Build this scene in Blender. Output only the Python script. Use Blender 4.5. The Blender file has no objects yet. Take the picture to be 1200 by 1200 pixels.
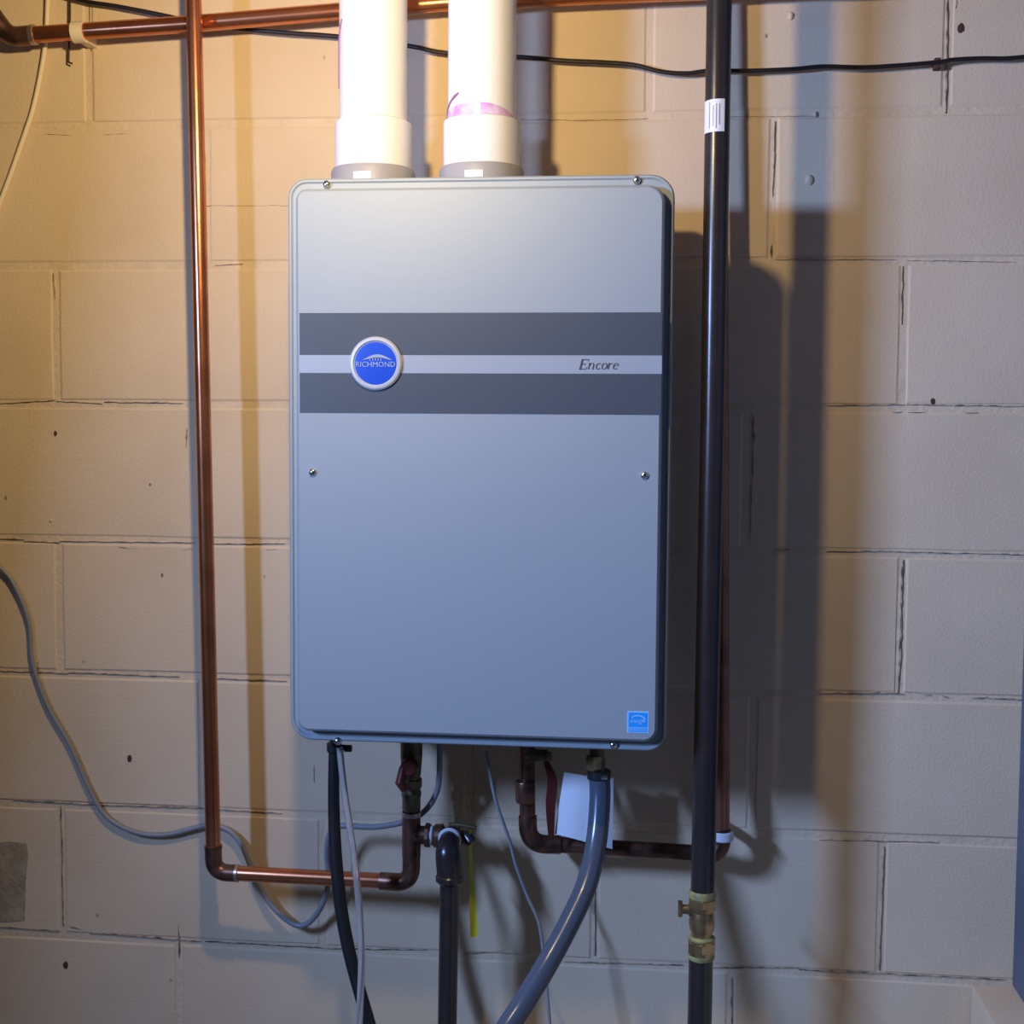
import bpy, bmesh, math, random
from mathutils import Vector, Matrix
random.seed(7)
D = bpy.data
SC = bpy.context.scene
COL = SC.collection

# ---------------------------------------------------------------- camera
YAW, PITCH, ROLL, DIST, EYE, FPX = 0.1071055, -0.066789, 0.006869, 1.89715, 1.39783, 1551.65
cy, sy, cp, sp, cr, sr = (math.cos(YAW), math.sin(YAW), math.cos(PITCH), math.sin(PITCH), math.cos(ROLL), math.sin(ROLL))
FW = Vector((-sy * cp, cy * cp, sp))
r0 = Vector((cy, sy, 0)); u0 = r0.cross(FW)
RT = r0 * cr + u0 * sr
UP = -r0 * sr + u0 * cr
CAM = Vector((0, -DIST, EYE))
cam = D.objects.new('camera', D.cameras.new('camera'))
COL.objects.link(cam)
cam.data.sensor_width = 36.0
cam.data.lens = FPX / 1200 * 36
cam.data.clip_start = 0.02
m = Matrix((RT, UP, -FW)).transposed().to_4x4()
m.translation = CAM
cam.matrix_world = m
SC.camera = cam

# ---------------------------------------------------------------- world, lights, exposure
w = D.worlds.new('world'); SC.world = w; w.use_nodes = True
w.node_tree.nodes['Background'].inputs['Color'].default_value = (1.0, 0.93, 0.85, 1)
w.node_tree.nodes['Background'].inputs['Strength'].default_value = 0.016
SC.view_settings.view_transform = 'Standard'
SC.view_settings.look = 'None'
SC.view_settings.gamma = 1.0
SC.view_settings.use_curve_mapping = False
SC.view_settings.exposure = 0.0

lb = D.lights.new('warm_bulb', 'POINT'); lb.energy = 13.0; lb.color = (1.0, 0.74, 0.38); lb.shadow_soft_size = 0.022
lbo = D.objects.new('warm_bulb', lb); COL.objects.link(lbo); lbo.location = (-0.333, -0.747, 1.892)
lr = D.lights.new('bulb_reflector', 'SPOT'); lr.energy = 11.5; lr.color = lb.color; lr.shadow_soft_size = 0.022   # the lamp's reflector throws left
lr.spot_size = math.radians(178); lr.spot_blend = 1.0
lro = D.objects.new('bulb_reflector', lr); COL.objects.link(lro); lro.location = lbo.location
lro.rotation_euler = Vector((-0.7, 0.7, 0.15)).to_track_quat('-Z', 'Y').to_euler()
lw = D.lights.new('window_daylight', 'AREA'); lw.energy = 100.0; lw.color = (0.30, 0.48, 1.0)
lw.shape = 'RECTANGLE'; lw.size = 0.60; lw.size_y = 0.12
lwo = D.objects.new('window_daylight', lw); COL.objects.link(lwo); lwo.location = (-1.42, -1.56, 1.73)
lwo.rotation_euler = Vector((1.0, -0.36, -0.20)).to_track_quat('-Z', 'Y').to_euler()


# ---------------------------------------------------------------- helpers
def at(x, y, o=0.0):
    """point o metres in front of the back wall, seen at photo position x, y"""
    d = FW * FPX + RT * (x - 600) - UP * (y - 600)
    t = (DIST - o) / d.y
    return CAM + d * t


def path(pts):
    return [at(*p) for p in pts]


def props(o, label=None, cat=None, group=None, kind=None):
    if label: o['label'] = label
    if cat: o['category'] = cat
    if group: o['group'] = group
    if kind: o['kind'] = kind
    return o


def empty(name, loc):
    o = D.objects.new(name, None); COL.objects.link(o); o.location = loc
    o.empty_display_size = 0.02
    return o


def link(name, me, mat, parent=None, smooth=False, kind=None):
    if smooth:
        for p in me.polygons: p.use_smooth = True
    me.name = name
    me.materials.clear(); me.materials.append(mat)
    o = D.objects.new(name, me); COL.objects.link(o)
    if parent:
        o.parent = parent
        o.matrix_parent_inverse = Matrix.Translation(-tot(parent))
    if kind: o['kind'] = kind
    return o


def tot(o):
    v = Vector((0, 0, 0))
    if o.type == 'EMPTY': v += o.location
    return v


def finish(bm, name, mat, parent=None, smooth=False, kind=None, sharp=35):
    bmesh.ops.recalc_face_normals(bm, faces=bm.faces)
    me = D.meshes.new(name); bm.to_mesh(me); bm.free()
    o = link(name, me, mat, parent, smooth, kind)
    if smooth:
        try: me.set_sharp_from_angle(angle=math.radians(sharp))
        except Exception: pass
    return o


def spline(pts, n=8):
    P = [Vector(p) for p in pts]
    P = [P[0] * 2 - P[1]] + P + [P[-1] * 2 - P[-2]]
    out = []
    for i in range(1, len(P) - 2):
        a, b, c, d = P[i - 1:i + 3]
        for k in range(n):
            t = k / n
            out.append(0.5 * ((2 * b) + (c - a) * t + (2 * a - 5 * b + 4 * c - d) * t * t + (3 * b - a - 3 * c + d) * t ** 3))
    out.append(P[-2])
    return out


def fillet(pts, r, n=8):
    """polyline with rounded corners"""
    P = [Vector(p) for p in pts]
    out = [P[0]]
    for i in range(1, len(P) - 1):
        a = (P[i - 1] - P[i]).normalized(); b = (P[i + 1] - P[i]).normalized()
        s, e = P[i] + a * r, P[i] + b * r
        for k in range(n + 1):
            t = k / n
            out.append(s * (1 - t) ** 2 + P[i] * 2 * t * (1 - t) + e * t * t)
    out.append(P[-1])
    return out


def add_tube(bm, pts, r, seg=16, cap=True):
    P = [Vector(p) for p in pts]
    R = r if isinstance(r, (list, tuple)) else [r] * len(P)
    t0 = (P[1] - P[0]).normalized()
    ref = Vector((0, 1, 0)) if abs(t0.y) < 0.9 else Vector((1, 0, 0))
    nrm = (ref - t0 * ref.dot(t0)).normalized()
    rings = []
    for i, p in enumerate(P):
        if i == 0: t = P[1] - P[0]
        elif i == len(P) - 1: t = P[-1] - P[-2]
        else: t = (P[i + 1] - P[i]).normalized() + (P[i] - P[i - 1]).normalized()
        t.normalize()
        nrm = (nrm - t * nrm.dot(t)).normalized()
        b = t.cross(nrm)
        rings.append([bm.verts.new(p + (nrm * math.cos(2 * math.pi * k / seg) + b * math.sin(2 * math.pi * k / seg)) * R[i]) for k in range(seg)])
    for a, b in zip(rings, rings[1:]):
        for k in range(seg):
            bm.faces.new((a[k], a[(k + 1) % seg], b[(k + 1) % seg], b[k]))
    if cap:
        bm.faces.new(rings[0]); bm.faces.new(rings[-1][::-1])
    return rings


def tube(name, pts, r, mat, parent=None, seg=16, smooth=True):
    bm = bmesh.new(); add_tube(bm, pts, r, seg)
    return finish(bm, name, mat, parent, smooth)


def lathe(name, a, b, prof, mat, parent=None, seg=24, smooth=True):
    """solid of revolution from a to b; prof = [(t 0..1, radius)]"""
    a, b = Vector(a), Vector(b)
    pts = [a.lerp(b, t) for t, _ in prof]
    bm = bmesh.new()
    ax = (b - a).normalized()
    ref = Vector((0, 1, 0)) if abs(ax.y) < 0.9 else Vector((1, 0, 0))
    n = (ref - ax * ref.dot(ax)).normalized(); c = ax.cross(n)
    rings = [[bm.verts.new(p + (n * math.cos(2 * math.pi * k / seg) + c * math.sin(2 * math.pi * k / seg)) * r) for k in range(seg)]
             for p, (_, r) in zip(pts, prof)]
    for q, s in zip(rings, rings[1:]):
        for k in range(seg): bm.faces.new((q[k], q[(k + 1) % seg], s[(k + 1) % seg], s[k]))
    bm.faces.new(rings[0]); bm.faces.new(rings[-1][::-1])
    return finish(bm, name, mat, parent, smooth)


def box(name, lo, hi, mat, parent=None, bevel=0.0, kind=None):
    bm = bmesh.new()
    bmesh.ops.create_cube(bm, size=1)
    for v in bm.verts:
        v.co = Vector([(lo[i] + hi[i]) / 2 + v.co[i] * (hi[i] - lo[i]) for i in range(3)])
    if bevel: bmesh.ops.bevel(bm, geom=bm.edges[:], offset=bevel, segments=2, affect='EDGES', profile=0.6)
    return finish(bm, name, mat, parent, bool(bevel), kind)


def rrect(x0, x1, z0, z1, radii, n=8):
    """rounded outline, radii = bottom left, bottom right, top right, top left"""
    out = []
    for (cx, cz, r, a0) in ((x0 + radii[0], z0 + radii[0], radii[0], 180), (x1 - radii[1], z0 + radii[1], radii[1], 270),
                            (x1 - radii[2], z1 - radii[2], radii[2], 0), (x0 + radii[3], z1 - radii[3], radii[3], 90)):
        for k in range(n + 1):
            a = math.radians(a0 + 90 * k / n)
            out.append((cx + r * math.cos(a), cz + r * math.sin(a)))
    return out


def plate(name, x0, x1, z0, z1, radii, levels, mat, parent=None, smooth=True):
    """stack of inset outlines; levels = [(inset, y)] from back to front"""
    bm = bmesh.new(); rings = []
    for ins, y in levels:
        rr = [max(r - ins, 0.0005) for r in radii]
        rings.append([bm.verts.new((x, y, z)) for x, z in rrect(x0 + ins, x1 - ins, z0 + ins, z1 - ins, rr)])
    for a, b in zip(rings, rings[1:]):
        for k in range(len(a)): bm.faces.new((a[k], a[(k + 1) % len(a)], b[(k + 1) % len(a)], b[k]))
    bm.faces.new(rings[0]); bm.faces.new(rings[-1][::-1])
    return finish(bm, name, mat, parent, smooth, sharp=25)


def text(name, s, size, mat, parent, loc, shear=0.0, ext=0.0002, width=None):
    c = D.curves.new(name, 'FONT'); c.body = s; c.size = size; c.shear = shear; c.extrude = ext
    c.align_x = 'CENTER'; c.align_y = 'CENTER'; c.resolution_u = 2
    o = D.objects.new('tmp', c); COL.objects.link(o)
    bpy.context.view_layer.update()
    me = D.meshes.new_from_object(o.evaluated_get(bpy.context.evaluated_depsgraph_get()))
    D.objects.remove(o)
    ws = [v.co.x for v in me.vertices]
    k = width / (max(ws) - min(ws)) if width else 1
    for v in me.vertices: v.co = Vector((v.co.x * k, -v.co.z, v.co.y)) + Vector(loc)
    return link(name, me, mat, parent)


def ribbon(bm, pts, ws, y, th=0.0003):
    """flat stroke in the X-Z plane with half-widths ws"""
    L = []
    for i, (x, z) in enumerate(pts):
        a = Vector(pts[max(i - 1, 0)]); b = Vector(pts[min(i + 1, len(pts) - 1)])
        t = (b - a).normalized(); n = Vector((-t.y, t.x)); w_ = ws[i] if isinstance(ws, (list, tuple)) else ws
        p = Vector((x, z))
        L.append([bm.verts.new((q.x, yy, q.y)) for yy in (y, y + th) for q in (p + n * w_, p - n * w_)])
    for a, b in zip(L, L[1:]):
        bm.faces.new((a[0], a[1], b[1], b[0])); bm.faces.new((a[2], b[2], b[3], a[3]))
        bm.faces.new((a[0], b[0], b[2], a[2])); bm.faces.new((a[1], a[3], b[3], b[1]))
    bm.faces.new((L[0][0], L[0][2], L[0][3], L[0][1])); bm.faces.new((L[-1][0], L[-1][1], L[-1][3], L[-1][2]))


# ---------------------------------------------------------------- materials
def mat(name, col, rough=0.5, metal=0.0, noise=None, bump=None, spec=0.5, coat=0.0, trans=0.0):
    """noise = (scale, colour2, low, high); bump = (scale, strength, distance)"""
    m_ = D.materials.new(name); m_.use_nodes = True
    nt = m_.node_tree; b = nt.nodes['Principled BSDF']
    b.inputs['Base Color'].default_value = (*col, 1)
    b.inputs['Roughness'].default_value = rough
    b.inputs['Metallic'].default_value = metal
    b.inputs['Specular IOR Level'].default_value = spec
    b.inputs['Coat Weight'].default_value = coat
    b.inputs['Transmission Weight'].default_value = trans
    g = nt.nodes.new('ShaderNodeNewGeometry')
    if noise:
        n = nt.nodes.new('ShaderNodeTexNoise'); n.inputs['Scale'].default_value = noise[0]; n.inputs['Detail'].default_value = 4
        nt.links.new(g.outputs['Position'], n.inputs['Vector'])
        r = nt.nodes.new('ShaderNodeValToRGB')
        r.color_ramp.elements[0].position = noise[2]; r.color_ramp.elements[0].color = (*col, 1)
        r.color_ramp.elements[1].position = noise[3]; r.color_ramp.elements[1].color = (*noise[1], 1)
        nt.links.new(n.outputs['Fac'], r.inputs['Fac']); nt.links.new(r.outputs['Color'], b.inputs['Base Color'])
    if bump:
        n = nt.nodes.new('ShaderNodeTexNoise'); n.inputs['Scale'].default_value = bump[0]; n.inputs['Detail'].default_value = 5
        nt.links.new(g.outputs['Position'], n.inputs['Vector'])
        q = nt.nodes.new('ShaderNodeBump'); q.inputs['Strength'].default_value = bump[1]; q.inputs['Distance'].default_value = bump[2]
        nt.links.new(n.outputs['Fac'], q.inputs['Height']); nt.links.new(q.outputs['Normal'], b.inputs['Normal'])
    return m_


M = dict(
    block=mat('painted_block', (0.76, 0.60, 0.41), 0.75, noise=(5, (0.69, 0.535, 0.355), 0.4, 0.75), bump=(260, 0.55, 0.0012), spec=0.25),
    mortar=mat('painted_mortar', (0.75, 0.59, 0.40), 0.8, noise=(25, (0.62, 0.50, 0.34), 0.5, 0.8), bump=(120, 0.8, 0.002), spec=0.2),
    crack=mat('crack_dirt', (0.14, 0.11, 0.09), 0.95, noise=(60, (0.55, 0.44, 0.31), 0.40, 0.56), spec=0.1),
    patch=mat('dark_block', (0.34, 0.27, 0.17), 0.9, noise=(40, (0.50, 0.40, 0.28), 0.4, 0.7), bump=(150, 0.8, 0.002)),
    copperdull=mat('dull_copper', (0.44, 0.19, 0.11), 0.33, metal=0.85, noise=(20, (0.28, 0.12, 0.07), 0.42, 0.7)),
    rust=mat('rust_spot', (0.10, 0.035, 0.025), 0.9),
    conc=mat('concrete', (0.13, 0.125, 0.115), 0.85, bump=(90, 0.5, 0.002)),
    ceil=mat('joist_wood', (0.16, 0.11, 0.065), 0.8),
    blue=mat('blue_paint', (0.10, 0.14, 0.20), 0.6, noise=(8, (0.07, 0.10, 0.15), 0.4, 0.7)),
    silver=mat('silver_paint', (0.335, 0.38, 0.40), 0.58, metal=0.15, bump=(900, 0.06, 0.0004)),
    dark=mat('dark_grey_vinyl', (0.070, 0.085, 0.105), 0.45),
    band=mat('pale_silver_vinyl', (0.42, 0.47, 0.52), 0.35, metal=0.2),
    ink=mat('dark_ink', (0.06, 0.06, 0.07), 0.6),
    chrome=mat('chrome', (0.75, 0.75, 0.76), 0.22, metal=1.0),
    ring=mat('bright_silver_ring', (0.60, 0.62, 0.66), 0.35, metal=0.3),
    badge=mat('badge_blue', (0.02, 0.09, 0.62), 0.3, coat=0.3),
    badgetext=mat('badge_silver', (0.36, 0.46, 0.66), 0.4),
    stick=mat('sticker_blue', (0.02, 0.36, 0.95), 0.4),
    stickd=mat('sticker_dark_blue', (0.01, 0.20, 0.66), 0.4),
    stickw=mat('sticker_pale', (0.36, 0.66, 0.98), 0.4),
    stickm=mat('sticker_mid_blue', (0.06, 0.44, 0.98), 0.4),
    pvc=mat('white_pvc', (0.86, 0.85, 0.82), 0.28),
    primer=mat('purple_primer', (0.60, 0.30, 0.72), 0.4, noise=(60, (0.80, 0.68, 0.82), 0.4, 0.68)),
    primerd=mat('purple_drip', (0.30, 0.13, 0.32), 0.4),
    collar=mat('grey_collar', (0.34, 0.33, 0.345), 0.45),
    white=mat('white_label', (0.85, 0.85, 0.85), 0.5),
    paper=mat('white_paper', (0.82, 0.84, 0.88), 0.45),
    copper=mat('copper', (0.66, 0.25, 0.12), 0.27, metal=0.92, noise=(14, (0.50, 0.17, 0.08), 0.45, 0.7), bump=(40, 0.12, 0.001)),
    copperold=mat('tarnished_copper', (0.25, 0.125, 0.085), 0.36, metal=0.8, noise=(35, (0.10, 0.055, 0.04), 0.42, 0.62), bump=(90, 0.3, 0.001)),
    solder=mat('solder', (0.55, 0.45, 0.40), 0.35, metal=0.9),
    iron=mat('black_iron', (0.030, 0.023, 0.022), 0.27, noise=(30, (0.04, 0.032, 0.03), 0.5, 0.8), bump=(150, 0.06, 0.001), spec=0.55),
    brass=mat('brass', (0.52, 0.36, 0.17), 0.32, metal=0.85, noise=(60, (0.33, 0.22, 0.11), 0.4, 0.65)),
    brassd=mat('dull_brass', (0.22, 0.17, 0.09), 0.45, metal=0.6, noise=(60, (0.12, 0.10, 0.06), 0.4, 0.65)),
    seal=mat('yellow_thread_seal', (0.40, 0.38, 0.12), 0.5, noise=(90, (0.24, 0.20, 0.09), 0.4, 0.7)),
    tape=mat('thread_tape', (0.72, 0.73, 0.76), 0.5),
    hose=mat('grey_blue_vinyl', (0.085, 0.105, 0.14), 0.22, spec=0.6),
    rubber=mat('black_rubber', (0.014, 0.014, 0.016), 0.45),
    clear=mat('clear_vinyl', (0.80, 0.80, 0.82), 0.15, trans=0.75),
    cable=mat('grey_cable', (0.26, 0.27, 0.29), 0.45),
    beige=mat('beige_cable', (0.84, 0.72, 0.52), 0.5),
    black=mat('black_cable', (0.012, 0.009, 0.010), 0.45),
    red=mat('red_plastic', (0.12, 0.018, 0.014), 0.45),
    yellow=mat('yellow_tag', (0.62, 0.66, 0.05), 0.45),
    wire=mat('dark_wire', (0.05, 0.035, 0.03), 0.5, metal=0.6),
)

# ---------------------------------------------------------------- the setting
XL, XR, ZC = -2.1, 0.60, 2.44
floor = box('floor', (XL, -3.2, -0.1), (1.1, 0.09, 0.0), M['conc'], kind='structure')
ceil = box('ceiling', (XL, -1.3, ZC), (1.1, 0.09, ZC + 0.12), M['ceil'], kind='structure')
wall = box('wall_back', (XL, 0.0014, 0.0), (XR, 0.10, ZC), M['mortar'], kind='structure')


def block(x0, x1, z0, z1):
    bm = bmesh.new()
    def loop(ins, y, j, n=(5, 2)):
        a = [(x0 + ins + (x1 - x0 - 2 * ins) * k / n[0], z0 + ins) for k in range(n[0])]
        a += [(x1 - ins, z0 + ins + (z1 - z0 - 2 * ins) * k / n[1]) for k in range(n[1])]
        a += [(x1 - ins - (x1 - x0 - 2 * ins) * k / n[0], z1 - ins) for k in range(n[0])]
        a += [(x0 + ins, z1 - ins - (z1 - z0 - 2 * ins) * k / n[1]) for k in range(n[1])]
        return [bm.verts.new((x + random.uniform(-j, j), y, z + random.uniform(-j, j))) for x, z in a]
    dy = random.uniform(-0.0005, 0.0004)
    A = loop(0.0035, dy, 0.0007); B = loop(0.0, 0.0016, 0.0009); C = loop(0.0, 0.006, 0.0)
    bm.faces.new(A)
    for p, q in ((A, B), (B, C)):
        for k in range(len(p)): bm.faces.new((p[k], p[(k + 1) % len(p)], q[(k + 1) % len(p)], q[k]))
    finish(bm, 'block', M['block'], wall)


# vertical joints measured course by course (metres), the rest of the bond follows at block length
rows = {9: -0.0150, 8: 0.1585, 7: 0.3405, 6: 0.1385, 5: 0.3480, 4: 0.1450, 3: 0.3310, 2: 0.1205}
lefts = {9: (-0.831, -0.421, -0.015, 0.390), 8: (-0.655, -0.248, 0.1585), 7: (-0.887, -0.478, -0.068, 0.3405), 6: (-0.663, -0.265, 0.128),
         5: (-0.889, -0.477, -0.065, 0.348), 4: (-0.668, -0.265, 0.145), 3: (-0.892, -0.485, -0.078, 0.331), 2: (-0.708, -0.294, 0.1205)}
for k in range(0, 12):
    z0, z1 = k * 0.2032 + 0.0048, min((k + 1) * 0.2032 - 0.0048, ZC)
    js = list(lefts.get(k, (-0.887, -0.478, -0.068, 0.340) if k % 2 else (-0.67, -0.265, 0.14)))
    while js[0] > XL: js.insert(0, js[0] - 0.4064)
    while js[-1] < XR: js.append(js[-1] + 0.4064)
    for a, b in zip(js, js[1:]):
        a2, b2 = max(a + 0.0045, XL), min(b - 0.0045, XR)
        if b2 - a2 > 0.03: block(a2, b2, z0, z1)

# hairline gaps and chips where the mortar has let go
cb = bmesh.new()
def crack(pts, w_):
    P = [at(x, y, 0.0) for x, y in pts]
    pp = []
    for a, b in zip(P, P[1:]):
        n = max(2, int((b - a).length / 0.008))
        pp += [a.lerp(b, k / n) for k in range(n)]
    pp.append(P[-1])
    L = []
    vert = abs(P[-1].z - P[0].z) > abs(P[-1].x - P[0].x)
    for i, p in enumerate(pp):
        h = w_ * 0.55 * random.uniform(0.2, 1.1) * (0.3 if i in (0, len(pp) - 1) else 1)
        j = random.uniform(-0.0005, 0.0005)
        if vert: q = ((p.x + j - h, p.z), (p.x + j + h, p.z))
        else: q = ((p.x, p.z + j + h), (p.x, p.z + j - h))
        L.append([cb.verts.new((a, -0.0009, b)) for a, b in q] + [cb.verts.new((a, 0.002, b)) for a, b in q])
    for a, b in zip(L, L[1:]):
        cb.faces.new((a[0], a[1], b[1], b[0])); cb.faces.new((a[0], b[0], b[2], a[2])); cb.faces.new((a[1], a[3], b[3], b[1]))
for pts, w_ in [
    ([(52, 157), (85, 159)], .0010), ([(120, 158), (150, 157)], .0007), ([(252, 311), (285, 309)], .0009),
    ([(0, 473), (65, 469)], .0010), ([(66, 470), (120, 473)], .0005), ([(122, 471), (214, 472)], .0012), ([(0, 631), (28, 632)], .0015), ([(28, 634), (70, 636)], .0013),
    ([(70, 634), (228, 636)], .0007), ([(138, 641), (158, 643)], .0014), ([(214, 644), (226, 643)], .0013), ([(250, 637), (334, 637)], .0010), ([(312, 644), (324, 644)], .001),
    ([(0, 786), (80, 789)], .0006), ([(80, 788), (210, 793)], .0006), ([(250, 795), (335, 798)], .0008), ([(16, 937), (110, 943)], .0013), ([(110, 943), (240, 947)], .0010),
    ([(245, 948), (330, 953)], .0005), ([(0, 1086), (70, 1091)], .0010), ([(82, 1086), (96, 1089)], .0024), ([(105, 1093), (235, 1103)], .0014), ([(240, 1103), (400, 1112)], .0009),
    ([(405, 1112), (500, 1113)], .0011), ([(545, 1118), (590, 1114)], .0013), ([(660, 1127), (800, 1131)], .0008), ([(835, 1134), (935, 1134)], .0013), ([(935, 1136), (1178, 1148)], .0010),
    ([(970, 475), (1060, 474)], .0014), ([(1062, 474), (1200, 476)], .0013), ([(1046, 483), (1056, 483)], .0012), ([(1064, 483), (1084, 483)], .0011), ([(1132, 484), (1146, 483)], .0012),
    ([(968, 646), (1030, 646)], .0009), ([(1030, 646), (1200, 650)], .0012), ([(908, 645), (926, 644)], .0018), ([(958, 812), (1060, 813)], .0011), ([(1020, 812), (1030, 811)], .0022),
    ([(1078, 812), (1092, 815)], .0020), ([(1104, 815), (1112, 817)], .0018), ([(1140, 818), (1156, 817)], .0020), ([(1156, 818), (1200, 820)], .0010), ([(960, 984), (1100, 987)], .0005),
    ([(1058, 656), (1056, 700), (1055, 760), (1052, 812)], .0024), ([(908, 142), (907, 200)], .0010), ([(908, 180), (905, 230)], .0006), ([(904, 287), (904, 302)], .0020),
    ([(883, 489), (883, 520)], .0040), ([(883, 522), (882, 560)], .0012), ([(881, 565), (880, 625)], .0009), ([(1110, 0), (1110, 60)], .0015), ([(1110, 60), (1108, 133)], .0020), ([(1121, 0), (1120, 10)], .001),
    ([(62, 320), (65, 350)], .0016), ([(71, 944), (73, 1010)], .0010), ([(72, 1010), (74, 1086)], .0006), ([(209, 1083), (210, 1122)], .0014), ([(104, 2), (107, 60)], .0004), ([(1036, 992), (1030, 1137)], .0009),
    ([(857, 1146), (857, 1200)], .0013), ([(697, 1040), (697, 1120)], .0009), ([(368, 897), (368, 917)], .0009), ([(219, 503), (218, 525)], .0030), ([(845, 137), (960, 136)], .0004), ([(1062, 305), (1190, 307)], .0005), ([(908, 304), (1050, 304)], .0005),
    ([(240, 180), (242, 310)], .0005), ([(1058, 312), (1056, 380)], .0007), ([(45, 775), (44, 790)], .0018), ([(700, 141), (760, 139)], .0003), ([(610, 140), (700, 141)], .0004), ([(230, 241), (340, 241)], .0004),
]: crack(pts, w_)
finish(cb, 'mortar_cracks', M['crack'], wall, kind='stuff')


def blob(name, x, y, r, mt, sq=0.35, parent=wall, rz=1.0):
    bm = bmesh.new()
    bmesh.ops.create_icosphere(bm, subdivisions=2, radius=r)
    c = at(x, y, 0)
    for v in bm.verts:
        k = 1 + random.uniform(-.15, .15)
        v.co = Vector((c.x + v.co.x * k, -0.0005 + v.co.y * sq, c.z + v.co.z * k * rz))
    return finish(bm, name, mt, parent, True)
for x, y, r in ((948, 211, .0055), (955, 134, .003), (927, 19, .004), (60, 610, .002)): blob('paint_drip', x, y, r, M['block'], 0.9, rz=1.4)
for x, y, r in ((1126, 33, .0045), (152, 889, .0038), (77, 1131, .0040), (65, 508, .0026), (380, 68, .002), (898, 42, .002), (7, 583, .002), (190, 674, .002), (114, 1072, .002), (200, 1148, .002), (1093, 470, .003), (310, 675, .0015), (98, 775, .002), (176, 568, .0014)):
    blob('rust_spot', x, y, r, M['rust'] if r > .0025 else M['crack'], 0.15, rz=1.5)

# right side: painted ledge with the blue side wall standing on it
box('wall_right', (0.5145, -0.75, 0.607), (0.75, 0.0, ZC), M['blue'], kind='structure', bevel=0.003)
box('trim_1', (0.458, -0.75, 0.0), (0.75, -0.0025, 0.6068), M['block'], kind='structure', bevel=0.004)

# ---------------------------------------------------------------- water heater
FX0, FX1, FZ0, FZ1 = -0.4665, 0.0200, 0.9855, 1.7045
H = empty('water_heater', (-0.222, -0.12, 0.9855))
props(H, 'silver grey wall-mounted tankless water heater with dark stripe band and round blue badge', 'water heater')
body = plate('body', FX0 + .004, FX1 - .004, FZ0 + .004, FZ1 - .004, (.024, .022, .024, .024), [(.030, -0.012), (.030, -0.106), (0, -.106), (0, -.128), (.030, -.128), (.030, -.222)], M['silver'], H)
box('mounting_bracket', (-0.40, -0.013, 1.60), (-0.05, 0.0, 1.66), M['chrome'], H, 0.001)
flange = plate('cover_flange', FX0, FX1, FZ0, FZ1, (.030, .026, .030, .024), [(0, -0.215), (0, -0.236), (.0018, -.2385), (.0042, -.2385), (.0062, -0.2365)], M['silver'], H)
panel = plate('front_cover', -0.4530, 0.0085, 1.0005, 1.6895, (.016, .018, .022, .014), [(0, -.2360), (0, -.2490), (.0012, -.2525), (.0040, -.2550)], M['silver'], H)
FY = -0.2550
plate('dark_stripe', -0.4475, 0.0065, 1.4822, 1.5347, (.0006,) * 4, [(0, FY), (0, FY - .0004)], M['dark'], H, False)
plate('dark_stripe', -0.4475, 0.0065, 1.4095, 1.4597, (.0006,) * 4, [(0, FY), (0, FY - .0004)], M['dark'], H, False)
plate('pale_stripe', -0.4475, 0.0070, 1.4597, 1.4822, (.0006,) * 4, [(0, FY), (0, FY - .0003)], M['band'], H, False)

# model lettering: slanted serif strokes
def glyphs():
    S = []
    S.append([((0, 0), (0, 1), .085), ((-.12, 0), (.55, 0), .03), ((-.08, 1), (.62, 1), .035), ((0, .52), (.38, .52), .03), ((.55, 0), (.60, .20), .03), ((.62, 1), (.60, .82), .03), ((.38, .62), (.38, .42), .025)])
    def arc(cx, cz, rx, rz, a0, a1, wmin, wmax, n=10):
        out = []
        for k in range(n):
            t0, t1 = [math.radians(a0 + (a1 - a0) * q / n) for q in (k, k + 1)]
            wd = wmin + (wmax - wmin) * abs(math.cos((t0 + t1) / 2))
            out.append(((cx + rx * math.cos(t0), cz + rz * math.sin(t0)), (cx + rx * math.cos(t1), cz + rz * math.sin(t1)), wd))
        return out
    S.append([((.0, 0), (0, .62), .06), ((-.10, .60), (.02, .63), .02), ((.42, 0), (.42, .42), .06), ((.42, 0), (.54, .04), .02)] + arc(.22, .42, .20, .20, 0, 170, .02, .06))
    S.append(arc(.24, .31, .22, .31, 45, 320, .02, .06))
    S.append(arc(.24, .31, .24, .31, 0, 360, .02, .06, 16))
    S.append([((.0, 0), (0, .62), .06), ((-.10, .60), (.02, .63), .02), ((.0, .42), (.20, .60), .025), ((.20, .60), (.32, .60), .045)])
    S.append(arc(.24, .31, .22, .31, 10, 320, .02, .06) + [((.03, .33), (.44, .37), .02)])
    return S, (0.80, 0.68, 0.58, 0.64, 0.46, 0.5)
bm = bmesh.new()
gx = 0.0
S, adv = glyphs()
hgt = 0.0118
tot_w = sum(adv)
X0 = at(680, 433, 0.255).x; kx = (at(724, 433, 0.255).x - X0) / (tot_w * 1.0) 
zb = 1.4652
for strokes, ad in zip(S, adv):
    for a, b, wd in strokes:
        pa = (X0 + (gx + a[0]) * kx + a[1] * hgt * 0.24, zb + a[1] * hgt)
        pb = (X0 + (gx + b[0]) * kx + b[1] * hgt * 0.24, zb + b[1] * hgt)
        ribbon(bm, [pa, pb], wd * hgt * 1.25, FY - .0006, .0003)
    gx += ad
finish(bm, 'lettering', M['ink'], H)

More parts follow.
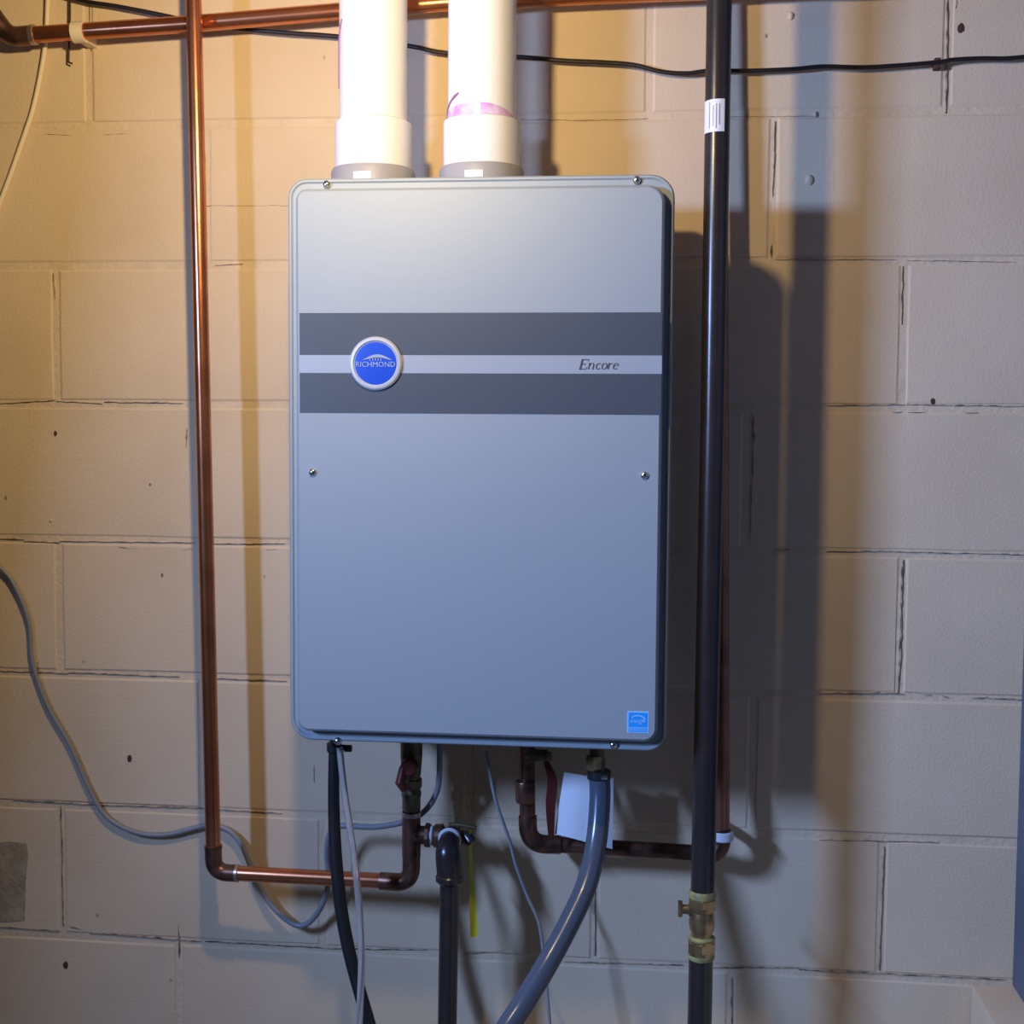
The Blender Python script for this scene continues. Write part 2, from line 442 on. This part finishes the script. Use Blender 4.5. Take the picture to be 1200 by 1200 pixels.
# round badge
bc = at(440.5, 426, 0.257)
bdg = lathe('badge', (bc.x, FY, bc.z), (bc.x, FY - .005, bc.z), [(0, .0335), (.6, .0335), (.95, .0315), (1, .0290), (.8, .0275), (.7, .0272)], M['ring'], H, 48)
disc = lathe('badge_disc', (bc.x, FY - .0005, bc.z), (bc.x, FY - .0042, bc.z), [(0, .0273), (.8, .0273), (.95, .020), (1, .004)], M['badge'], bdg, 48)
text('badge_lettering', 'RICHMOND', 0.0095, M['badgetext'], bdg, (bc.x, FY - .0046, bc.z - .0015), 0.0, .0003, width=.0500)
bm = bmesh.new()
n = 14
ribbon(bm, [(bc.x - .016 + .037 * k / n, bc.z + .0045 + .0050 * math.sin(math.pi * k / n) ** 1.3) for k in range(n + 1)],
       [.0002 + .0016 * math.sin(math.pi * k / n) for k in range(n + 1)], FY - .0049, .0006)
for k, hh in enumerate((.002, .0028, .0033, .0026, .002)):
    ribbon(bm, [(bc.x - .007 + k * .0035, bc.z + .0035), (bc.x - .007 + k * .0035, bc.z + .0045 + hh)], .0005, FY - .0049, .0006)
finish(bm, 'badge_emblem', M['band'], bdg)

# screws
for x, y, yy in ((383, 216, -.2385), (746, 211, -.2385), (366.5, 553.5, FY), (755, 557, FY), (396, 868.5, -.2385), (719, 873, -.2385)):
    c = at(x, y, -yy)
    s_ = lathe('screw', (c.x, yy + .001, c.z), (c.x, yy - .0040, c.z), [(0, .0052), (.3, .0052), (.7, .0042), (.92, .0024), (1, .0006)], M['chrome'], H, 16)

# efficiency sticker
sx0, sx1 = at(735, 846, .255).x, at(760.5, 846, .255).x
sz0, sz1 = at(748, 859, .255).z, at(748, 833.5, .255).z
plate('sticker', sx0, sx1, sz0, sz1, (.0008,) * 4, [(0, FY), (0, FY - .0004)], M['stickw'], H, False)
st = plate('sticker_field', sx0 + .0016, sx1 - .0016, sz0 + .0075, sz1 - .0016, (.0004,) * 4, [(0, FY - .0004), (0, FY - .0006)], M['stick'], H, False)
plate('sticker_bar', sx0 + .0016, sx1 - .0016, sz0 + .0012, sz0 + .0066, (.0003,) * 4, [(0, FY - .0004), (0, FY - .0006)], M['stickm'], H, False)
bm = bmesh.new()
sc_x, sc_z = (sx0 + sx1) / 2, (sz0 + sz1) / 2
ribbon(bm, [(sc_x + .0095 * math.cos(math.radians(a)), sc_z + .0015 + .0068 * math.sin(math.radians(a))) for a in range(20, 160, 14)], .0007, FY - .0009, .0002)
cx_, cz_ = sc_x + .0066, sc_z + .0020
pts = []
for k in range(10):
    rr = .0030 if k % 2 == 0 else .0013
    a = math.radians(90 + 36 * k); pts.append(bm.verts.new((cx_ + rr * math.cos(a), FY - .0008, cz_ + rr * math.sin(a))))
bm.faces.new(pts)
finish(bm, 'sticker_emblem', M['stickw'], st)
text('sticker_script', 'energy', .0078, M['stickw'], st, (sc_x - .002, FY - .0007, sc_z + .0015), .35, .0001, width=.0165)
text('sticker_lettering', 'ENERGY STAR', .0040, M['stickw'], st, (sc_x, FY - .0007, sz0 + .0039), 0, .0001, width=.0205)

# vent collars on the top plate
PV = ((at(437.5, 100, .150).x, 'left'), (at(565.0, 100, .150).x, 'right'))
zt = FZ1 - .004
zn = zt - .030
zc0 = 1.7300
for px, _ in PV:
    c = lathe('vent_collar', (px, -.150, zn - .001), (px, -.150, zc0), [(0, .058), (.15, .058), (.18, .0555), (.92, .0555), (1, .0535)], M['collar'], H, 40)
    tg = bmesh.new()
    ring = []
    for k in range(7):
        a = math.radians(-90 - 12 + 24 * k / 6 + (-3))
        for z in (zt + .004, zt + .0185): ring.append(tg.verts.new((px + .0562 * math.cos(a), -.150 + .0562 * math.sin(a), z)))
    for k in range(6): tg.faces.new((ring[2 * k], ring[2 * k + 2], ring[2 * k + 3], ring[2 * k + 1]))
    finish(tg, 'white_tag', M['white'], c)

# grommet and stubs under the heater
g_ = at(570, 878, .10)
lathe('cable_grommet', (g_.x, -.10, FZ0 + .036), (g_.x, -.10, FZ0 - .030), [(0, .017), (.55, .017), (.8, .014), (1, .006)], M['collar'], H, 24)

# ---------------------------------------------------------------- PVC vent pipes
for (px, side), lab in zip(PV, ('left white plastic vent pipe with a purple drip line down its left edge', 'right white plastic vent pipe with a smeared purple primer ring above its coupling')):
    v = empty('vent_pipe', (px, -.150, zc0))
    props(v, lab, 'pipe', 'white vent pipes on top of the heater')
    lathe('pipe', (px, -.150, zc0 + .010), (px, -.150, ZC), [(0, .0445), (1, .0445)], M['pvc'], v, 48)
    zt1 = at(0 + (437 if side == 'left' else 565), 143 if side == 'left' else 142, .150).z
    lathe('coupling', (px, -.150, zc0 - .0005), (px, -.150, zt1), [(0, .0485), (.03, .0505), (.9, .0505), (.96, .0500), (1, .0455)], M['pvc'], v, 48)
    bm = bmesh.new()
    def patch(a0, a1, z0f, z1f, n=14, r=.0449):
        L = []
        for k in range(n + 1):
            t = k / n; a = math.radians(a0 + (a1 - a0) * t)
            L.append([bm.verts.new((px + r * math.cos(a), -.150 + r * math.sin(a), z)) for z in (z0f(t), z1f(t))])
        for a, b in zip(L, L[1:]): bm.faces.new((a[0], b[0], b[1], a[1]))
    if side == 'right':
        patch(-172, -97, lambda t: zt1 - .001, lambda t: zt1 + .004 + .010 * math.sin(min(1, t * 1.25) * 1.5) ** .7)
        patch(-86, -18, lambda t: zt1 - .001, lambda t: zt1 + .013 * math.cos(t * 1.45) + .001)
        finish(bm, 'primer_stain', M['primer'], v, True)
        d = [(px - .0448 * math.cos(t * .95 + .02) , -.150 - .0448 * math.sin(t * .95 + .02) - .0006, zt1 + .002 + .026 * t ** .75) for t in [k / 10 for k in range(11)]]
        tube('primer_drip', d, [.0012] * 7 + [.0016, .0019, .0018, .0008], M['primerd'], v, 8)
    else:
        d = [(px - .0449 * math.cos(a), -.150 - .0449 * math.sin(a) - .0003, z) for a, z in
             ((.30, at(400, 105, .16).z), (.27, at(400, 75, .16).z), (.30, at(400, 55, .16).z), (.38, at(402, 45, .16).z), (.55, at(405, 35, .16).z), (.66, at(406, 27, .16).z))]
        tube('primer_drip', spline(d, 4), .0010, M['primerd'], v, 6)
        bm.free()

# ---------------------------------------------------------------- copper lines
RC = .0108
def joint(name, p, q, r, mt, parent):
    return lathe(name, p, q, [(0, r * .93), (.08, r), (.92, r), (1, r * .93)], mt, parent, 20)

# left hot line: down the wall, across, up into the heater
L0, L1 = at(227, 0, .08), at(250, 1010, .080)
xL = (L0.x + L1.x) / 2
zl = 0.7480
topL = Vector((L0.x - .006, -.08, ZC)); botL = Vector((L1.x, -.08, zl))
hr = at(482, 1020, .080)
riserx = at(482, 985, .090).x
CL = empty('copper_water_line', (L1.x, -.08, zl))
props(CL, 'bright copper pipe running down the wall left of the heater, across and up into its underside', 'pipe')
tube('pipe', [topL, L0, Vector((L1.x, -.08, zl + .030))], RC, M['copper'], CL, 20)
tube('elbow', fillet([Vector((L1.x, -.08, zl + .036)), botL, Vector((L1.x + .036, -.08, zl))], .022, 10), RC * 1.13, M['copperold'], CL, 20)
joint('solder_ring', Vector((L1.x, -.08, zl + .034)), Vector((L1.x, -.08, zl + .040)), RC * 1.18, M['copperold'], CL)
joint('solder_ring', Vector((L1.x + .033, -.08, zl)), Vector((L1.x + .038, -.08, zl)), RC * 1.18, M['solder'], CL)
zr = 0.7480
tube('pipe', [Vector((L1.x + .030, -.08, zl)), Vector((riserx - .03, -.085, zr))], RC, M['copper'], CL, 20)
tube('elbow', fillet([Vector((riserx - .045, -.085, zr)), Vector((riserx, -.09, zr)), Vector((riserx, -.09, zr + .042))], .024, 10), RC * 1.16, M['copperold'], CL, 20)
def zy(y, x=482, o=.09): return at(x, y, o).z
RX = lambda y: Vector((riserx, -.09, zy(y)))
tube('pipe', [Vector((riserx, -.09, zr + .03)), RX(905)], RC, M['copperold'], CL, 20)
tee = tube('tee_fitting', [RX(1003), RX(951)], RC * 1.22, M['copperold'], CL, 20)
nk = at(500, 978, .09)
tube('tee_branch', [RX(978), Vector((nk.x, -.09, RX(978).z))], RC * 1.20, M['copperold'], tee, 20)
joint('solder_ring', RX(957), RX(951), RC * 1.26, M['solder'], CL)
lathe('coupling', RX(950), RX(914), [(0, .0118), (.04, .0130), (.45, .0130), (.5, .0140), (.62, .0140), (.66, .0128), (.96, .0128), (1, .0115)], M['brassd'], CL, 20)
lathe('hex_nut', RX(924), RX(912), [(0, .0140), (.1, .0158), (.9, .0158), (1, .0140)], M['brassd'], CL, 6, False)
lathe('valve_body', RX(916), Vector((riserx, -.09, FZ0 + .036)), [(0, .0118), (.1, .0135), (.3, .0155), (.6, .0155), (.8, .013), (1, .013)], M['brassd'], CL, 20)
kb = at(484, 893, .09)
lathe('valve_handle', Vector((riserx + .002, -.10, kb.z)), Vector((riserx + .002, -.124, kb.z)), [(0, .006), (.35, .006), (.4, .0125), (.9, .0125), (1, .010)], M['red'], CL, 10)
bm = bmesh.new()
add_tube(bm, [Vector((riserx - .006, -.12, kb.z)), Vector((riserx - .010, -.125, kb.z - .02)), Vector((riserx - .004, -.122, kb.z - .032))], [.0055, .0065, .0045], 10)
finish(bm, 'valve_lever', M['red'], CL, True)

# supply line: header along the wall, drop behind the gas pipe, across and up into the heater
hp = [at(34, 41, .046), at(225, 28, .046), at(520, 3, .046), at(700, -5.5, .046)]
xR = at(849, 700, .055).x
head_end = Vector((.5135, -.045, hp[3].z + .006))
CR = empty('copper_supply_line', (xR, -.06, .80))
props(CR, 'copper header pipe along the wall top with a drop behind the black gas pipe', 'pipe')
tube('pipe', hp + [head_end], .0116, M['copper'], CR, 20)
tube('elbow', fillet([at(38, 41, .046), at(10, 43.5, .046), at(-16, 8, .058)], .016, 8), .0137, M['copperold'], CR, 20)
joint('solder_ring', at(36, 41, .046), at(42, 40.5, .046), .0142, M['solder'], CR)
tube('pipe', [at(-6, 22, .052), at(-90, -90, .10), at(-190, -223, .157)], .0116, M['copper'], CR, 20)
zh = hp[3].z + .004
dt = Vector((at(841, 100, .045).x, -.045, zh))
zb_ = at(790, 999, .065).z
db = Vector((at(845.5, 985, .064).x, -.064, zb_))
tube('pipe', [dt, Vector((db.x, -.063, zb_ + .03))], .0113, M['copperdull'], CR, 20)
lathe('tee_fitting', dt + Vector((-.028, 0, 0)), dt + Vector((.028, 0, 0)), [(0, .013), (1, .013)], M['copperold'], CR, 20)
tube('elbow', fillet([Vector((db.x, -.063, zb_ + .036)), db, db + Vector((-.036, 0, 0))], .022, 10), .0130, M['copperold'], CR, 20)
cpt = at(847, 979, .064)
lathe('pipe_clip', Vector((db.x + .001, -.063, cpt.z - .0065)), Vector((db.x + .001, -.063, cpt.z + .0065)), [(0, .0148), (.1, .0158), (.9, .0158), (1, .0148)], M['tape'], CR, 24)
box('clip_base', (db.x - .006, -.052, cpt.z - .005), (db.x + .006, 0.0, cpt.z + .005), M['tape'], CR, .001)
xe = at(619, 988, .075).x
ze = at(640, 988, .068).z
tube('pipe', [db + Vector((-.03, 0, 0)), Vector((xe + .03, -.072, ze))], .0113, M['copperold'], CR, 20)
rz2 = lambda y: at(614, y, .075).z
tube('elbow', fillet([Vector((xe + .046, -.072, ze)), Vector((xe, -.075, ze)), Vector((xe - .001, -.075, ze + .040))], .026, 10), .0130, M['copperold'], CR, 20)
xe2 = at(615, 915, .085).x
tube('pipe', [Vector((xe - .001, -.075, ze + .03)), Vector((xe2, -.085, FZ0 + .036))], .0112, M['copperold'], CR, 20)
joint('coupling', Vector((xe2 + .001, -.082, rz2(938))), Vector((xe2, -.083, rz2(913))), .0140, M['copperold'], CR)
sv = at(625, 886, .09)
dv = tube('drain_tap', [Vector((xe2, -.085, sv.z)), Vector((at(641, 887, .09).x, -.085, sv.z))], .0085, M['brassd'], CR, 14)
lathe('tap_cap', at(640, 887, .085), at(647, 887, .085), [(0, .006), (.2, .0075), (.9, .0075), (1, .005)], M['brass'], dv, 12)
bm = bmesh.new()
lv = spline(path([(640, 893, .10), (647, 915, .105), (645, 945, .11), (646, 985, .11)]), 5)
prev = None
for i, p in enumerate(lv):
    h = .0035 + .0035 * math.sin(math.pi * i / (len(lv) - 1))
    q = [bm.verts.new(p + Vector((sx, dy, 0))) for sx, dy in ((-h, 0), (h, .003), (h, .005), (-h, .002))]
    if prev:
        for k in range(4): bm.faces.new((prev[k], prev[(k + 1) % 4], q[(k + 1) % 4], q[k]))
    prev = q
finish(bm, 'valve_lever', M['red'], CR, True)
# clip on the header pipe
ck = at(93, 38, .046)
bm = bmesh.new()
add_tube(bm, [ck + Vector((-.0085, 0, 0)), ck + Vector((.0085, .0, .0005))], .0150, 18)
cl = finish(bm, 'pipe_clip', M['beige'], CR, True)
cl['label'] = 'off-white plastic clip'
box('clip_foot', (ck.x - .007, -.035, ck.z - .010), (ck.x + .007, 0.0, ck.z + .004), M['beige'], CR, .001)

# ---------------------------------------------------------------- gas pipe, valve
gx_ = at(833, 600, .19).x
zv1, zv0 = at(820, 1050, .19).z, at(818, 1118, .19).z
G = empty('gas_pipe', (gx_ - .003, -.19, 0))
props(G, 'black iron gas pipe right of the heater with a small white label near its top', 'pipe')
GX = lambda z: gx_ + (0.0005 if z > 1.3 else -.004 * (1.3 - z))
tube('upper_pipe', [Vector((gx_ - .001, -.19, ZC)), Vector((gx_ + .0005, -.19, 1.4)), Vector((gx_ - .002, -.19, zv1 + .001))], .0158, M['iron'], G, 28)
tube('lower_pipe', [Vector((gx_ - .003, -.19, zv0)), Vector((gx_ - .006, -.19, 0.0))], .0158, M['iron'], G, 28)
zl0, zl1 = at(836, 157, .19).z, at(836, 119, .19).z
bm = bmesh.new(); L = []
for k in range(9):
    a = math.radians(-178 + 118 * k / 8)
    L.append([bm.verts.new((gx_ + .0162 * math.cos(a), -.19 + .0162 * math.sin(a), z)) for z in (zl0 - .001 * (1 - k / 8), zl1 - .001 * (1 - k / 8))])
for a, b in zip(L, L[1:]): bm.faces.new((a[0], b[0], b[1], a[1]))
pl = finish(bm, 'label_sticker', M['white'], G, True)
bm = bmesh.new()
for a_, z0_, z1_ in ((-130, .1, .9), (-112, .15, .8), (-98, .1, .85), (-84, .2, .85)):
    q = []
    for a in (a_ - 2.2, a_ + 2.2):
        for t in (z0_, z1_): q.append(bm.verts.new((gx_ + .0164 * math.cos(math.radians(a)), -.19 + .0164 * math.sin(math.radians(a)), zl0 + (zl1 - zl0) * t)))
    bm.faces.new((q[0], q[2], q[3], q[1]))
finish(bm, 'printed_lines', M['collar'], pl)

V = empty('gas_valve', (gx_ - .003, -.19, zv0))
props(V, 'brass shutoff valve screwed into the black gas pipe, small lever pointing left', 'valve')
vx = gx_ - .0025
a_, b_ = Vector((vx, -.19, zv0 - .004)), Vector((vx, -.19, zv1 + .004))
lathe('body', a_, b_, [(0, .0160), (.06, .0172), (.30, .0172), (.33, .0135), (.38, .0135), (.44, .0160), (.55, .0172), (.66, .0160), (.72, .0150), (.76, .0172), (.97, .0172), (1, .016)], M['brass'], V, 28)
for t0, t1 in ((.10, .27), (.79, .94)):
    lathe('hex_end', a_.lerp(b_, t0), a_.lerp(b_, t1), [(0, .0175), (.12, .0198), (.88, .0198), (1, .0175)], M['brass'], V, 6, False)
lathe('thread_seal', a_.lerp(b_, .94), a_.lerp(b_, 1.05), [(0, .0178), (.5, .0183), (1, .0165)], M['seal'], V, 20)
lathe('thread_seal', a_.lerp(b_, -.02), a_.lerp(b_, .06), [(0, .0165), (.5, .0178), (1, .0172)], M['seal'], V, 20)
lathe('thread_seal', a_.lerp(b_, .28), a_.lerp(b_, .34), [(0, .0172), (.5, .0180), (1, .0150)], M['seal'], V, 20)
st_ = at(812, 1066, .19)
lathe('stem', Vector((vx - .008, -.19, st_.z)), Vector((vx - .026, -.19, st_.z)), [(0, .0085), (.5, .0085), (.6, .0062), (1, .0062)], M['brass'], V, 14)
box('lever', (vx - .0315, -.196, st_.z - .009), (vx - .0255, -.184, st_.z + .010), M['brass'], V, .0015)

# ---------------------------------------------------------------- relief valve and its black discharge pipe
rvz = RX(978).z
bx = at(528, 985, .095).x
RV = empty('relief_valve', (nk.x, -.09, rvz))
props(RV, 'tarnished pressure relief valve branching right from the copper tee under the heater', 'valve')
lathe('nut', Vector((nk.x - .002, -.09, rvz)), Vector((nk.x + .005, -.09, rvz)), [(0, .0155), (.15, .0178), (.85, .0178), (1, .0155)], M['copperold'], RV, 8, False)
lathe('thread_tape', Vector((nk.x + .004, -.09, rvz)), Vector((nk.x + .009, -.09, rvz)), [(0, .0135), (.5, .0140), (1, .0130)], M['tape'], RV, 20)
lathe('body', Vector((nk.x + .008, -.09, rvz)), Vector((at(546, 985, .09).x, -.088, rvz - .002)), [(0, .0125), (.08, .0165), (.30, .0172), (.36, .0125), (.55, .0145), (.8, .0145), (.85, .0100), (1, .0095)], M['copperold'], RV, 20)
cpn = at(548, 988, .09)
lathe('cap', Vector((cpn.x - .004, -.088, rvz + .004)), Vector((cpn.x + .007, -.094, rvz - .008)), [(0, .007), (.2, .0088), (.85, .0088), (1, .006)], M['iron'], RV, 14)
tube('test_lever', [Vector((bx - .004, -.086, rvz + .015)), Vector((bx + .012, -.084, rvz + .015)), Vector((cpn.x + .012, -.084, rvz + .011))], [.0035, .0035, .0028], M['brassd'], RV, 8)

ez = at(528, 1030, .125).z
dx = at(526, 1110, .125).x
DP = empty('discharge_pipe', (dx, -.125, 0))
props(DP, 'short black iron pipe with an elbow, dropping from the relief valve', 'pipe')
lathe('thread_tape', Vector((bx, -.102, rvz)), Vector((bx, -.108, rvz)), [(0, .0158), (.5, .0166), (1, .0150)], M['tape'], DP, 24)
pe = fillet([Vector((bx, -.100, rvz)), Vector((bx, -.127, rvz - .001)), Vector((dx + .0015, -.127, ez))], .024, 12)
nP = len(pe)
tube('elbow', pe, [.0135 + .0040 * min(1, max(0, (i - 2) / (nP * .5))) for i in range(nP)], M['iron'], DP, 28)
lathe('elbow_rim', Vector((dx + .001, -.127, ez + .008)), Vector((dx + .001, -.127, ez - .004)), [(0, .0165), (.25, .0192), (.8, .0192), (1, .0165)], M['iron'], DP, 28)
tube('pipe', [Vector((dx + .001, -.127, ez + .004)), Vector((at(523, 1200, .127).x - .004, -.127, 0.12))], .0134, M['iron'], DP, 24)
# yellow tag
bm = bmesh.new(); prev = None
tg = path([(551, 972, .094), (551, 990, .096), (552, 1012, .100), (553, 1035, .104), (554, 1055, .106), (555, 1078, .107), (556, 1098, .107)])
for i, p in enumerate(tg):
    h = (.0022, .0028, .0030, .0030, .0045, .0053, .0056)[i]; tw = (.9, 1.0, .9, .5, .3, .2, .2)[i]
    dv_ = Vector((math.cos(tw), math.sin(tw), 0)) * h
    q = [bm.verts.new(p + s * dv_ + Vector((0, e, 0))) for s, e in ((-1, 0), (1, 0), (1, .0006), (-1, .0006))]
    if prev:
        for k in range(4): bm.faces.new((prev[k], prev[(k + 1) % 4], q[(k + 1) % 4], q[k]))
    prev = q
props(finish(bm, 'yellow_tag', M['yellow'], None, True), 'narrow bright yellow tag strip hanging beside the black elbow', 'tag')

# ---------------------------------------------------------------- hoses and cables
HS = empty('grey_hose', at(700, 905, .15))
props(HS, 'thick glossy grey-blue hose curving down from the right of the heater underside', 'hose')
pts = spline(path([(702, 906, .150), (703, 935, .156), (699, 985, .175), (688, 1035, .205), (668, 1080, .24), (641, 1130, .28), (612, 1178, .31), (585, 1222, .34), (560, 1290, .36)]), 8)
tube('hose', pts, .0142, M['hose'], HS, 24)
lathe('hose_clamp', pts[0] + Vector((0, 0, .004)), pts[0] + Vector((0, 0, -.008)), [(0, .0150), (.1, .0160), (.9, .0160), (1, .0150)], M['rubber'], HS, 24)
bb = at(696, 893, .15)
lathe('hose_barb', Vector((bb.x + .0035, -.15, pts[0].z + .001)), Vector((bb.x + .0035, -.15, FZ0 + .036)), [(0, .0110), (.2, .0120), (.25, .0095), (.7, .0095), (.75, .013), (1, .013)], M['brassd'], HS, 16)
lathe('barb_nut', Vector((bb.x + .0, -.156, bb.z - .009)), Vector((bb.x + .0, -.156, bb.z + .010)), [(0, .0100), (.15, .0118), (.85, .0118), (1, .0100)], M['brass'], HS, 6, False)
lathe('clamp_screw', pts[0] + Vector((.004, -.017, -.001)), pts[0] + Vector((.012, -.017, -.001)), [(0, .0035), (1, .0035)], M['chrome'], HS, 10)

BH = empty('black_hose', at(392, 872, .18))
props(BH, 'black rubber hose hanging from the left of the heater underside', 'hose')
bp = spline(path([(391.5, 876, .18), (391, 915, .18), (391.5, 960, .18), (394, 1010, .185), (399, 1060, .19), (408, 1110, .195), (421, 1160, .20), (434, 1205, .205), (450, 1270, .21)]), 7)
tube('hose', bp, [.0072 + .0016 * min(1, i / 25) for i in range(len(bp))], M['rubber'], BH, 18)
lathe('hose_clamp', at(391.5, 881, .18), at(391.5, 870, .18), [(0, .0088), (.1, .0098), (.9, .0098), (1, .0088)], M['rubber'], BH, 18)
lathe('clamp_screw', at(400, 876, .185), at(404, 876, .185), [(0, .004), (1, .004)], M['rubber'], BH, 10)
lathe('drain_nipple', at(391.5, 874, .18), Vector((at(391.5, 870, .18).x, -.18, FZ0 + .036)), [(0, .006), (1, .006)], M['brassd'], BH, 12)
tube('drain_plug', [at(404, 877, .18), at(412, 877, .18)], .0048, M['rubber'], BH, 10)

CT = spline(path([(398, 876, 0.194), (402, 915, 0.197), (407, 950, 0.202), (413, 990, 0.212), (418, 1030, 0.222), (422, 1080, 0.227), (423.5, 1130, 0.232), (421.5, 1190, 0.237), (420, 1240, 0.242)]), 6)
props(tube('clear_tube', CT, .0046, M['clear'], None, 14), 'thin clear vinyl tube hanging beside the black hose', 'tube')

GC = spline(path([(-700, 430, .012), (-500, 520, .012), (-280, 540, .012), (-140, 575, .012), (-60, 625, .012), (0, 665, .009), (20, 692, .008), (34, 730, .007), (38, 775, .007), (55, 825, .007), (82, 873, .007), (105, 925, .007), (125, 957, .007), (158, 975, .007), (195, 978, .007), (238, 968, .008), (262, 970, .010), (282, 988, .013), (300, 1030, .016), (320, 1063, .018), (350, 1085, .022), (372, 1070, .028), (385, 1035, .040), (383, 1000, .050), (387, 975, .06), (400, 968, .066), (440, 969, .066), (478, 962, .062), (498, 950, .07), (511, 930, .08), (515, 905, .09), (515, 845, .10)]), 6)
props(tube('grey_cable', GC, [.0032 + .0010 * min(1, max(0, (i - 60) / 25)) for i in range(len(GC))], M['cable'], None, 12), 'loose grey cable drooping from the left edge past the copper pipe to the heater', 'cable')

TW = spline(path([(570, 880, .10), (574, 905, .105), (580, 935, .11), (589, 962, .11), (597, 985, .11), (605, 1015, .11), (618, 1050, .11), (631, 1080, .11), (636, 1110, .11), (640, 1150, .115), (645, 1205, .12), (652, 1270, .12)]), 6)
props(tube('thin_grey_wire', TW, .0023, M['cable'], None, 10), 'thin grey wire running down from the middle of the heater underside', 'wire')

BC = spline(path([(-60, -330, .018), (-30, -160, .018), (20, -45, .014), (62, -12, .018), (98, 1, .018), (135, 7, .018), (182, 16, .018), (228, 26, .014), (262, 32, .014), (330, 38, .018), (398, 43, .017), (480, 54, .017), (523, 62, .017), (612, 67, .017), (660, 71, .017), (705, 73, .017), (742, 76, .017), (775, 84, .017), (805, 86, .017), (832, 83, .017), (880, 83, .017), (930, 81, .017), (965, 78, .017), (1010, 79, .017), (1050, 77, .017), (1098, 73, .017), (1118, 70, .017), (1150, 68.5, .017), (1180, 68.5, .017), (1215, 65, .017), (1238, 62, .017)]), 6)
props(tube('black_cable', BC, .0031, M['black'], None, 10), 'black cable strung across the top of the block wall behind the pipes', 'cable')
st1 = at(1098, 75, .010)
props(box('cable_staple', (st1.x - .004, -.0165, st1.z - .007), (st1.x + .004, 0, st1.z + .007), M['rust'], None, .001), 'small dark staple pinning the black cable to the block wall', 'staple')

WC = spline(path([(57, -330, .010), (57, -150, .010), (57, -30, .010), (56, 0, .010), (54.5, 35, .009), (52, 60, .008), (46, 95, .007), (38, 130, .007), (28, 160, .007), (14, 200, .007), (0, 237, .007), (-25, 300, .007), (-50, 400, .007), (-62, 520, .007), (-66, 700, .007), (-68, 1300, .007)]), 6)
props(tube('beige_cable', WC, .0034, M['beige'], None, 10), 'thin beige cable hanging down the wall from behind the header pipe at top left', 'cable')

hk = path([(82, -330, .012), (82, -10, .012), (82, 20, .012), (81, 50, .012), (80.5, 73, .012), (84.5, 74.5, .014)])
props(tube('wire_hook', hk, .0014, M['wire'], None, 8), 'thin dark wire hook hanging behind the header pipe clip', 'hook')

# folded paper behind the hose
PP = empty('folded_leaflet', at(684, 950, .108))
props(PP, 'folded white paper leaflet tucked behind the grey hose', 'leaflet')
def sheet(name, tl, tr, br, bl, o0, o1, bulge, mt):
    bm = bmesh.new(); n = 6; G_ = []
    for j in range(n + 1):
        row = []
        for i in range(n + 1):
            s, t = i / n, j / n
            x = (tl[0] * (1 - s) + tr[0] * s) * (1 - t) + (bl[0] * (1 - s) + br[0] * s) * t
            y = (tl[1] * (1 - s) + tr[1] * s) * (1 - t) + (bl[1] * (1 - s) + br[1] * s) * t
            p = at(x, y, o0 + (o1 - o0) * s + bulge * math.sin(math.pi * s))
            row.append((bm.verts.new(p), bm.verts.new(p + Vector((0, .0008, 0)))))
        G_.append(row)
    for j in range(n):
        for i in range(n):
            a, b, c, d = G_[j][i], G_[j][i + 1], G_[j + 1][i + 1], G_[j + 1][i]
            bm.faces.new((a[0], b[0], c[0], d[0])); bm.faces.new((d[1], c[1], b[1], a[1]))
            if j == 0: bm.faces.new((a[0], a[1], b[1], b[0]))
            if j == n - 1: bm.faces.new((d[0], c[0], c[1], d[1]))
            if i == 0: bm.faces.new((a[0], d[0], d[1], a[1]))
            if i == n - 1: bm.faces.new((b[0], b[1], c[1], c[0]))
    return finish(bm, name, mt, PP, True)
sheet('front_page', (661, 905), (692, 910), (684, 986), (650, 977), .102, .112, .004, M['paper'])
sheet('back_page', (690, 906), (719, 912), (717.5, 995), (683, 986), .112, .104, .003, M['paper'])

# thin, darker brown patch laid on the wall at the left edge
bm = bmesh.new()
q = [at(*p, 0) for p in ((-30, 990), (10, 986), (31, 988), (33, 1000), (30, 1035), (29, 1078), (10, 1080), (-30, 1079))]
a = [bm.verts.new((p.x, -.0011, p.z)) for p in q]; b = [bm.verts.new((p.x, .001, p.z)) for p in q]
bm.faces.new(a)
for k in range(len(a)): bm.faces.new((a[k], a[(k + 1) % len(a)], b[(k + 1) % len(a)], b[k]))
finish(bm, 'dark_patch', M['patch'], wall)
